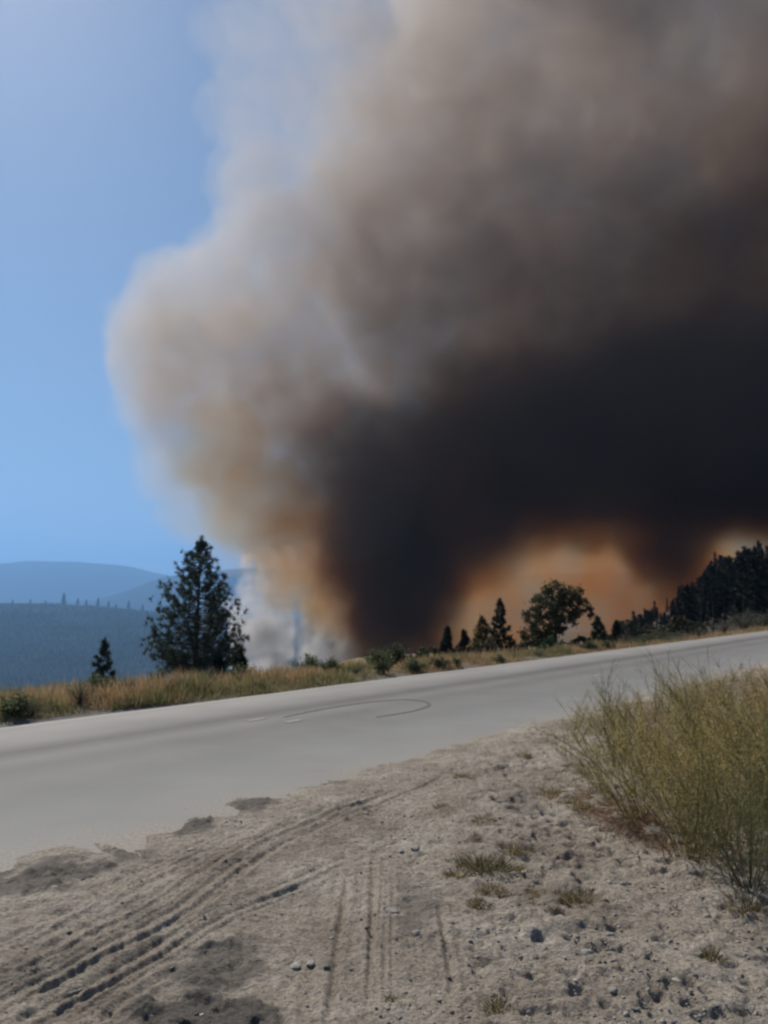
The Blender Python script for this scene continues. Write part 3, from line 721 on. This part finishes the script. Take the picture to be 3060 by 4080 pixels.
weeds = [  # px, py of the base on the ground, variant, scale, label
    (2520, 3250, 4, .95, 'olive weed bush leaning left over the red brown litter, nearest the road'),
    (2760, 3400, 0, 1.0, 'tall olive weed bush with its dark shaded foot on the grey dirt'),
    (2985, 3530, 2, 1.0, 'grey green stalky weed bush closest to the camera'),
    (2890, 3350, 1, 1.1, 'yellowish tall weed bush behind the grey green stalky one'),
    (2390, 3130, 4, .62, 'small olive weed bush leaning out over the dirt, leftmost of the thicket'), (2300, 2960, 4, .6, None), (2450, 3050, 5, 1.0, 'thin bare stalks standing tall before the road at the left of the thicket'), (2610, 3000, 5, 1.05, None), (2740, 2960, 5, 1.0, None), (2900, 2930, 5, 1.0, None), (2820, 3080, 5, 1.0, None),
    (3110, 3400, 2, 1.1, 'dark green weed bush cut by the right frame edge'),
    (2650, 3190, 1, .95, None), (2800, 3200, 0, 1.0, None), (2960, 3170, 1, 1.05, None), (3080, 3200, 0, 1.1, None), (2560, 3080, 0, .85, None), (2700, 3040, 3, 1.0, None),
    (2860, 3020, 1, 1.0, None), (3000, 3000, 3, 1.0, None), (3120, 3040, 3, 1.1, None), (2470, 2985, 0, .8, None), (2620, 2940, 3, .9, None), (2780, 2920, 0, .9, None), (2930, 2900, 3, 1.0, None),
    (3060, 2880, 3, 1.0, None), (3200, 3300, 0, 1.2, None), (3230, 3080, 1, 1.2, None), (2880, 2820, 3, .9, None), (3030, 2790, 3, .9, None), (2740, 2850, 1, .8, None), (3180, 2900, 3, 1.1, None)]
r = np.random.RandomState(9); first = set()
kinds = ['olive weed bush packed into the thicket on the near bank', 'straw yellow weed bush packed into the thicket on the near bank', 'green weed bush packed into the thicket on the near bank', 'tawny dry weed bush packed into the thicket on the near bank']
for px_, py_, k_, s, lab in weeds:
    x_, y_ = G(px_, py_, .05)
    o = wv[k_] if k_ not in first else tree_copy(wv[k_])
    rot = 0 if k_ not in first else r.uniform(0, 6.3); first.add(k_)
    o.location = (x_, y_, gz_at(x_, y_) - .01); o.rotation_euler.z = rot; o.scale = (s, s, s * .95)
    tag(o, lab or (kinds + ['olive weed bush packed into the thicket on the near bank', 'tall thin bare stalks rising above the near bank thicket'])[k_], 'bush', WB)
# undergrowth on the bank, and dry litter
g = Geo(); m = 42000; r = np.random.RandomState(19)
X = r.uniform(.9, 16, m); Yy = 4.6 + 16 * r.rand(m) ** 1.5
n_, t_ = NT(X, Yy); ee = np.interp(t_, ea[:, 1], ea[:, 0]) - n_
pxx, pyy = pxof(X, Yy)
inb = (ee > .35) & (pxx < 3500)
wgt = sstep(2180, 2560, pxx) * sstep(-60, 200, 3050 + (pxx - 2300) * .55 + 120 - pyy)
wgt = np.maximum(wgt, .30 * sstep(1900, 2250, pxx) * (pyy < 3330)) * (.35 + .9 * (fbm2(X, Yy, .35, 3, 44.) > .47))
kp = inb & (r.rand(m) < wgt)
X, Yy, ee, pxx, pyy = X[kp], Yy[kp], ee[kp], pxx[kp], pyy[kp]; m = len(X)
pal = np.array([[.38, .29, .15], [.30, .26, .11], [.20, .20, .09], [.45, .33, .2]])
col = pal[r.randint(0, 4, m)] * r.uniform(.7, 1.15, m)[:, None]
g.blades(np.c_[X, Yy, ground_z(X, Yy) - .01], np.c_[r.normal(size=(m, 2)) * .45, np.ones(m)], r.uniform(.06, .34, m) * np.clip(ee, .3, 1) * np.maximum(sstep(2000, 2700, pxx), .28), .005, col, r, .15)
tag(link('dry_grass', g.mesh('dry_grass', M_GRASS)), 'dry grass undergrowth between the weed bushes', kind='stuff')
# red brown litter at the foot of the bushes, and straw bits
g = Geo(); m = 9000
cx = r.choice([2540, 2700, 2420, 2600, 2350], m) + r.normal(size=m) * 110; cy = 3270 + (cx - 2500) * .38 + r.normal(size=m) * 40
XY = np.array([G(a, b_) for a, b_ in zip(cx, cy)])
col = np.array([[.22, .12, .08], [.28, .18, .11], [.12, .07, .05], [.36, .27, .17]])[r.randint(0, 4, m)]
g.blades(np.c_[XY, ground_z(XY[:, 0], XY[:, 1]) + .004], np.c_[r.normal(size=(m, 2)), np.abs(r.normal(size=m)) * .3 + .05], r.uniform(.02, .07, m), .004, col, r, .0)
tag(link('plant_litter', g.mesh('plant_litter', M_GRASS)), 'red brown dead plant litter below the weed bushes', kind='stuff')

# small tufts on the dirt
def tuft(seed, R, H, n, tint, wid=.004):
    r = np.random.RandomState(seed); g = Geo(); a = r.uniform(0, 6.3, n); e = r.rand(n) ** .6 * R
    b_ = np.c_[np.cos(a) * e, np.sin(a) * e, np.full(n, -.005)]
    d = np.c_[np.cos(a) * e / R * 1.1, np.sin(a) * e / R * 1.1, np.ones(n)] + r.normal(size=(n, 3)) * .3
    cc = np.where(r.rand(n)[:, None] < .4, np.array([[.36, .28, .15]]), np.array([tint])) * r.uniform(.6, 1.3, n)[:, None]
    g.blades(b_, d, H * r.uniform(.3, 1.1, n) ** 1.3, wid, cc, r, .2)
    return g.mesh('grass_tuft', M_GRASS)
tm = [tuft(200, .13, .11, 520, (.12, .12, .055)), tuft(201, .10, .08, 260, (.24, .20, .10)), tuft(202, .06, .07, 200, (.09, .105, .045))]
for px_, py_, k_, s, lab in [
    (1930, 3470, 0, 1.1, 'largest low green tuft spreading on the dirt beside the tyre ruts'), (1820, 3510, 2, 1.1, 'dark green tuft on the left end of the largest tuft'),
    (2050, 3400, 1, 1.0, 'straw coloured tuft just behind the largest green tuft'), (2310, 3595, 0, .75, 'dark green compact tuft alone on the grey gravel'),
    (2240, 3590, 1, .7, 'pale tuft touching the compact dark green one'), (1960, 3570, 1, .8, None), (1905, 3630, 2, .9, 'little green tuft below the pale dirt tufts'), (1930, 3580, 2, .6, None), (2130, 3570, 1, .6, None),
    (2210, 3640, 2, .5, None), (1930, 3290, 1, .9, None), (1760, 3230, 2, .9, None), (1850, 3110, 1, .9, None), (2090, 3030, 2, 1.1, None), (1900, 3350, 2, .7, None), (2990, 3650, 1, 1.3, 'olive straw tuft at the right frame edge on pale gravel'),
    (2835, 3840, 2, .9, 'sparse dark tuft low on the pale gravel'), (1985, 4050, 2, .9, 'thin green tuft at the bottom frame edge'), (2180, 3160, 1, 1.2, None), (2300, 3230, 1, 1.1, None), (1560, 4010, 2, .4, None), (2080, 3470, 2, .8, None)]:
    x_, y_ = G(px_, py_); o = link('grass_tuft', tm[k_]); o.location = (x_, y_, gz_at(x_, y_)); o.rotation_euler.z = r.uniform(0, 6.3); o.scale = (s * 1.2, s, s)
    tag(o, lab or 'tiny straw green tuft scattered on the pale roadside dirt', 'grass tuft', 'small grass tufts on the dirt')

# stones
def rock_mesh(seed, flat=.5, col=(.42, .38, .33), name='stone'):
    import bmesh
    bm = bmesh.new(); bmesh.ops.create_icosphere(bm, subdivisions=3, radius=1)
    V = np.array([v.co[:] for v in bm.verts]); Fc = np.array([[v.index for v in f.verts] for f in bm.faces]); bm.free()
    r = np.random.RandomState(seed)
    for _ in range(7):
        d = r.normal(size=3); d /= np.linalg.norm(d); c = r.uniform(.55, .85); k = V @ d; V -= np.maximum(k - c, 0)[:, None] * d
    V *= (1 + (fbm(V * 1.5 + seed, 3) - .5) * .35)[:, None]; V[:, 2] *= flat
    return mesh(name, V, Fc, M_STONE, np.tile(col, (len(V), 1)), True)
rm = [rock_mesh(1), rock_mesh(2, .4, (.52, .48, .42)), rock_mesh(3, .5, (.25, .23, .21))]
for px_, py_, w, k_, lab in [
    (1175, 3858, 32, 1, 'pale flat stone between the tyre ruts, left of its neighbour'), (1235, 3850, 28, 1, 'pale flat stone between the tyre ruts, right of its neighbour'), (1565, 3648, 38, 0, 'rounded grey stone beside the straight narrow rut'),
    (1540, 3632, 22, 2, 'small dark stone resting against the rounded grey stone'), (1655, 3385, 28, 0, 'grey stone on the smooth dirt near the road'), (1600, 3395, 16, 1, 'small pale stone near the grey stone by the road'), (290, 3982, 26, 2, 'dark flat stone lying in the left tyre ruts'),
    (730, 3945, 24, 2, 'dark lump on the patch of dark churned soil'), (1660, 3745, 22, 1, 'small pale stone on the dark tyre print'), (2340, 3820, 26, 1, 'pale stone on the rough gravel under the compact tuft'), (2700, 3945, 24, 1, None), (2440, 3975, 30, 0, 'grey brown stone on the rough gravel near the bottom'), (2090, 3480, 20, 1, None),
    (2190, 4010, 24, 2, 'dark stone near the bottom frame edge'), (2430, 3740, 26, 0, None), (2600, 3700, 18, 2, None), (2500, 3540, 22, 2, None), (2430, 3530, 16, 1, None), (2820, 3660, 20, 1, None), (210, 3560, 22, 1, 'pale clod with a dark side by the broken asphalt edge'), (330, 3530, 14, 2, None), (840, 3490, 12, 2, None),
    (1460, 3250, 14, 1, None), (900, 3300, 16, 1, None), (760, 3410, 22, 1, None), (2060, 3180, 22, 0, None), (1990, 3210, 16, 2, None), (2350, 3880, 16, 2, None), (1750, 3980, 14, 1, None)]:
    x_, y_ = G(px_, py_); o = link('stone', rm[k_]); s = .85 * w * y_ / F
    o.location = (x_, y_, gz_at(x_, y_) + s * .15); o.scale = (s, s * .8, s * .8); o.rotation_euler.z = r.uniform(0, 6.3)
    tag(o, lab or 'small stone scattered on the roadside dirt', 'stone', 'stones on the roadside dirt')
g = Geo(); m = 5200; ico = rock_mesh(5)
oct_V = np.array([(1, 0, 0), (-1, 0, 0), (0, 1, 0), (0, -1, 0), (0, 0, .6), (0, 0, -.6)], float); oct_F = np.array([(0, 2, 4), (2, 1, 4), (1, 3, 4), (3, 0, 4), (2, 0, 5), (1, 2, 5), (3, 1, 5), (0, 3, 5)])
px_ = r.uniform(-60, 3120, m); py_ = 4120 - 1000 * r.rand(m) ** 1.1
XY = np.array([G(a, b_) for a, b_ in zip(px_, py_)]); n_, t_ = NT(XY[:, 0], XY[:, 1]); ee = np.interp(t_, ea[:, 1], ea[:, 0]) - n_
zz = ground_z(XY[:, 0], XY[:, 1]) + rut_z(XY[:, 0], XY[:, 1])
for (x_, y_), z_, e1, p1 in zip(XY, zz, ee, px_):
    if e1 < -.15 or (e1 < .3 and r.rand() < .6): continue
    if r.rand() < .75 * (1 - min(max((p1 - 1300) / 900, 0), 1)) + .1: continue
    s = .004 + .012 * r.rand() ** 3; V = oct_V * s * r.uniform(.6, 1.3, 3) + r.normal(size=(6, 3)) * s * .18
    a = r.uniform(0, 6.3); V = V @ np.array([[math.cos(a), math.sin(a), 0], [-math.sin(a), math.cos(a), 0], [0, 0, 1]])
    g.add(V + (x_, y_, max(z_, 0 if e1 < 0 else -1) + s * .2), oct_F, np.array([(.34, .31, .28), (.44, .41, .37), (.22, .21, .2)][r.randint(3)]))
tag(link('gravel', g.mesh('gravel', M_STONE)), 'small gravel scattered over the roadside dirt', kind='stuff')

# ------------------------------------------------------------------ smoke
def smoke_mat(name, w, e, g):
    """w: scattering albedo, e: relative extinction per channel"""
    m = bpy.data.materials.new(name); m.use_nodes = True; nt = m.node_tree; nt.nodes.clear(); N = nt.nodes.new; Lk = nt.links.new
    o = N('ShaderNodeOutputMaterial'); s = N('ShaderNodeVolumeScatter'); a = N('ShaderNodeVolumeAbsorption'); ad = N('ShaderNodeAddShader')
    at = N('ShaderNodeAttribute'); at.attribute_name = 'density'
    s.inputs['Color'].default_value = (*[x * y for x, y in zip(w, e)], 1); a.inputs['Color'].default_value = (*[1 - y * (1 - x) for x, y in zip(w, e)], 1)
    s.inputs['Anisotropy'].default_value = g
    Lk(at.outputs['Fac'], s.inputs['Density']); Lk(at.outputs['Fac'], a.inputs['Density'])
    Lk(s.outputs[0], ad.inputs[0]); Lk(a.outputs[0], ad.inputs[1]); Lk(ad.outputs[0], o.inputs['Volume'])
    return m
def smoke(name, lo, hi, vox, blobs, warp, wscale, mat, label, contrast=1.0, seed=0, edge=.6, crisp=0., lobe=50., inner=0.):
    lo = [v * KS for v in lo]; hi = [v * KS for v in hi]; vox *= KS; warp *= KS; wscale *= KS; lobe *= KS
    n = [int(round((hi[k] - lo[k]) / vox)) + 1 for k in range(3)]
    X, Yv, Z = np.meshgrid(*[lo[k] + vox * np.arange(n[k]) for k in range(3)], indexing='ij')
    p = np.stack([X.ravel(), Yv.ravel(), Z.ravel()], 1).astype(np.float32)
    w = np.stack([fbm(p / wscale + 11.1 * (k + 1) + seed, 4) - .5 for k in range(3)], 1) * 2 * warp
    w2 = np.stack([fbm(p / (wscale * .3) + 5.7 * (k + 1) + seed, 3) - .5 for k in range(3)], 1) * 2 * warp * .35
    q = p + w + w2; D = np.zeros(len(p), np.float32); S = np.zeros(len(p), np.float32)
    for (c, rr, d) in blobs:
        e = np.sqrt((((q - np.array(c, np.float32)) / np.array(rr, np.float32)) ** 2).sum(1))
        f = np.clip((1 - e) / edge, 0, 1); f = f * f * (3 - 2 * f)
        S = 1 - (1 - S) * (1 - f)
        if d > 0: D = D + f * d * (1 - np.clip(D / d, 0, 1) * .6)
        else: D = D * (1 + f * d)
    D = D * np.clip(1 + contrast * (fbm(p / (wscale * .5) + seed + 3.3, 4) - .5) * 2, .05, 3) * np.clip(1 + 1.1 * (fbm(q / (wscale * .16) + seed + 9.1, 2) - .5), .3, 2)
    if crisp:                   # rounded billows with sharp creases between them cut into the plume's skin
        pw = p + w * .5
        bil = .6 * np.abs(2 * vnoise(pw / lobe + 3.1 + seed) - 1) + .28 * np.abs(2 * vnoise(pw / (lobe * .45) + 9.7) - 1) + .12 * np.abs(2 * vnoise(pw / (lobe * .2) + 1.7) - 1)
        cut = sstep(.26, .26 + .11, S + (bil - .36) * 1.35)
        D = D * (1 - crisp + crisp * cut * np.clip(S, .25, 1) ** -.85) * np.clip(1 + inner * 5 * (bil - .36), .12, 3)
    me = bpy.data.meshes.new(name + '_samples'); me.vertices.add(len(p))
    me.attributes.new('d', 'FLOAT', 'POINT').data.foreach_set('value', D.astype(np.float32))
    src = bpy.data.objects.new(name + '_samples', me)
    g = bpy.data.node_groups.new(name, 'GeometryNodeTree'); g.interface.new_socket('Geometry', in_out='OUTPUT', socket_type='NodeSocketGeometry')
    N = g.nodes.new; Lk = g.links.new
    out = N('NodeGroupOutput'); vc = N('GeometryNodeVolumeCube')
    vc.inputs['Min'].default_value = lo; vc.inputs['Max'].default_value = [lo[k] + vox * (n[k] - 1) for k in range(3)]
    for k, nm in enumerate('XYZ'): vc.inputs['Resolution ' + nm].default_value = n[k]
    sub = N('ShaderNodeVectorMath'); sub.operation = 'SUBTRACT'; sub.inputs[1].default_value = lo; Lk(N('GeometryNodeInputPosition').outputs[0], sub.inputs[0])
    sca = N('ShaderNodeVectorMath'); sca.operation = 'SCALE'; sca.inputs['Scale'].default_value = 1 / vox; Lk(sub.outputs[0], sca.inputs[0])
    sep = N('ShaderNodeSeparateXYZ'); Lk(sca.outputs[0], sep.inputs[0])
    def rnd(s):
        m = N('FunctionNodeFloatToInt'); m.rounding_mode = 'ROUND'; Lk(s, m.inputs[0]); return m.outputs[0]
    def im(op, a, b_):
        m = N('FunctionNodeIntegerMath'); m.operation = op; Lk(a, m.inputs[0])
        if isinstance(b_, int): m.inputs[1].default_value = b_
        else: Lk(b_, m.inputs[1])
        return m.outputs[0]
    ix, iy, iz = [rnd(sep.outputs[k]) for k in range(3)]
    idx = im('ADD', im('MULTIPLY', im('ADD', im('MULTIPLY', ix, n[1]), iy), n[2]), iz)
    oi = N('GeometryNodeObjectInfo'); oi.inputs['Object'].default_value = src
    at = N('GeometryNodeInputNamedAttribute'); at.data_type = 'FLOAT'; at.inputs['Name'].default_value = 'd'
    si = N('GeometryNodeSampleIndex'); si.data_type = 'FLOAT'; si.clamp = True
    Lk(oi.outputs['Geometry'], si.inputs['Geometry']); Lk(at.outputs[0], si.inputs['Value']); Lk(idx, si.inputs['Index'])
    Lk(si.outputs[0], vc.inputs['Density'])
    sm = N('GeometryNodeSetMaterial'); sm.inputs['Material'].default_value = mat
    Lk(vc.outputs[0], sm.inputs[0]); Lk(sm.outputs[0], out.inputs[0])
    ob = link('smoke', bpy.data.volumes.new(name)); ob.modifiers.new('grid', 'NODES').node_group = g
    ob.data.materials.append(mat); tag(ob, label, kind='stuff')
    return ob
KS = .75                        # metres per plume unit
def B(px, py, Y, rpx, ry, d, rz=None):
    Y *= KS; ry *= KS; d /= KS
    s = Y / F; return (P(px, py, Y), (rpx * s, ry, (rz or rpx) * s), d)
#SMOKE
PALE = smoke_mat('pale smoke', (.88, .785, .69), (.88, .94, 1.0), .28)
SOOT = smoke_mat('sooty smoke', (.42, .27, .165), (.80, .92, 1.06), .0)
RUST = smoke_mat('rust brown smoke', (.99, .63, .36), (.46, .82, 1.2), .5)
AMBER = smoke_mat('amber smoke', (1.0, .77, .53), (.50, .80, 1.12), .5)
WHITE = smoke_mat('white smoke', (.96, .95, .95), (1, 1, 1), .45)
pale = [B(960,1480,600,620,100,.014,470), B(690,1400,600,330,80,.012,340), B(820,1200,600,330,80,.010,280), B(960,1860,600,520,80,.009,450),
 B(1170,2130,600,420,70,.008,380), B(1370,2350,600,200,50,.012,250), B(1150,1120,620,520,90,.010,420), B(1120,1560,600,480,90,.014,360),
 B(1650,700,640,640,110,.010,850), B(1450,1100,620,520,100,.013,600), B(1700,1250,600,600,110,.012,520), B(1180,300,650,520,60,.005,900),
 B(1060,780,650,340,50,.006,310), B(1000,1000,640,280,50,.006,280),
 B(2100,300,650,1000,150,.011,1100), B(2800,200,650,950,160,.010,1000), B(2850,650,650,500,120,.010,400), B(2300,1100,620,950,150,.013,800),
 B(3500,600,650,950,160,.013,1100), B(2300,-700,650,1300,170,.009,900), B(1420,1950,490,420,34,.004,420)]
soot = [B(1600,2580,560,300,50,.06,350), B(1420,1830,570,480,90,.024,440), B(1520,2120,560,350,65,.045,380), B(1620,2260,560,350,75,.06,420), B(1750,1480,590,450,90,.014,320),
 B(1700,1900,560,560,100,.04,430), B(1950,1850,560,560,100,.03,400),
 B(2300,1750,560,900,140,.045,500), B(2900,1700,560,1000,160,.05,540), B(3500,1700,560,1000,160,.05,640), B(2450,1250,600,950,140,.009,560), B(3200,1050,600,900,150,.013,620), B(2900,750,620,700,130,.005,420),
 B(2690,2150,540,230,50,.05,330), B(2300,1830,550,560,110,.03,370), B(1880,2110,550,320,80,.04,290), B(2620,1950,545,300,70,.03,260), B(1740,2450,560,190,50,.04,340), B(3150,1900,550,450,80,.03,260)]
rust = [B(2150,2380,880,600,90,.011,430), B(2500,2400,880,500,90,.011,420), B(1850,2450,880,460,90,.011,360), B(3000,2300,900,600,100,.011,420), B(3500,2200,900,600,100,.011,600), B(2300,2050,950,1200,100,.011,480)]
amber = [B(850,1800,560,280,40,.014,290), B(1030,2020,560,310,45,.018,290), B(1200,2210,560,270,45,.022,280), B(1350,2370,560,190,40,.022,250)]
white = [B(1060,2620,780,190,45,.04,230), B(1010,2440,780,150,38,.028,200), B(1190,2360,790,190,40,.022,230), B(1265,2570,780,135,36,.034,180), B(1430,2560,790,190,48,.036,230), B(1420,2400,790,170,40,.024,190), B(1030,2260,780,95,26,.03,110), B(1300,2270,790,150,40,.02,150), B(1150,2240,770,110,28,.02,120)]
smoke('pale', (-290,450,-60), (520,830,720), 4, pale, 22, 85, PALE, 'tall pale grey brown smoke plume leaning over the road', .7, crisp=.95, lobe=62, inner=.08)
smoke('soot', (-120,400,-60), (520,740,560), 5.5, soot, 26, 75, SOOT, 'thick near black smoke column spreading to the right', .6, 4, edge=.75, crisp=.3, lobe=80)
smoke('rust', (-100,760,-100), (760,1070,420), 8, rust, 30, 70, RUST, 'glowing orange brown smoke behind the trees', 1.7, 9)
smoke('amber', (-190,490,-60), (30,630,200), 4, amber, 14, 45, AMBER, 'amber edged smoke along the lower left side of the plume', .9, 13, crisp=.9, lobe=34, inner=.15)
smoke('white', (-205,700,-115), (50,880,145), 2.5, white, 10, 30, WHITE, 'low white billowing smoke beside the tall pine', .6, 6, crisp=1.0, lobe=24, inner=.9)
#ENDSMOKE

# ------------------------------------------------------------------ haze
m = bpy.data.materials.new('haze'); m.use_nodes = True; nt = m.node_tree; nt.nodes.clear()
o = nt.nodes.new('ShaderNodeOutputMaterial'); v = nt.nodes.new('ShaderNodeVolumePrincipled')
v.inputs['Color'].default_value = (.28, .56, 1.0, 1); v.inputs['Density'].default_value = 8.8e-5; v.inputs['Anisotropy'].default_value = .35
nt.links.new(v.outputs[0], o.inputs['Volume'])
x0, x1, y0, y1, z0, z1 = -35000, 35000, -35000, 35000, -430, 2100
Vb = [(x, y, z) for x in (x0, x1) for y in (y0, y1) for z in (z0, z1)]
hz = link('haze', mesh('haze', Vb, [(0, 1, 3, 2), (4, 6, 7, 5), (0, 4, 5, 1), (2, 3, 7, 6), (0, 2, 6, 4), (1, 5, 7, 3)], m))
tag(hz, 'thin blue summer haze over the valley', kind='stuff')
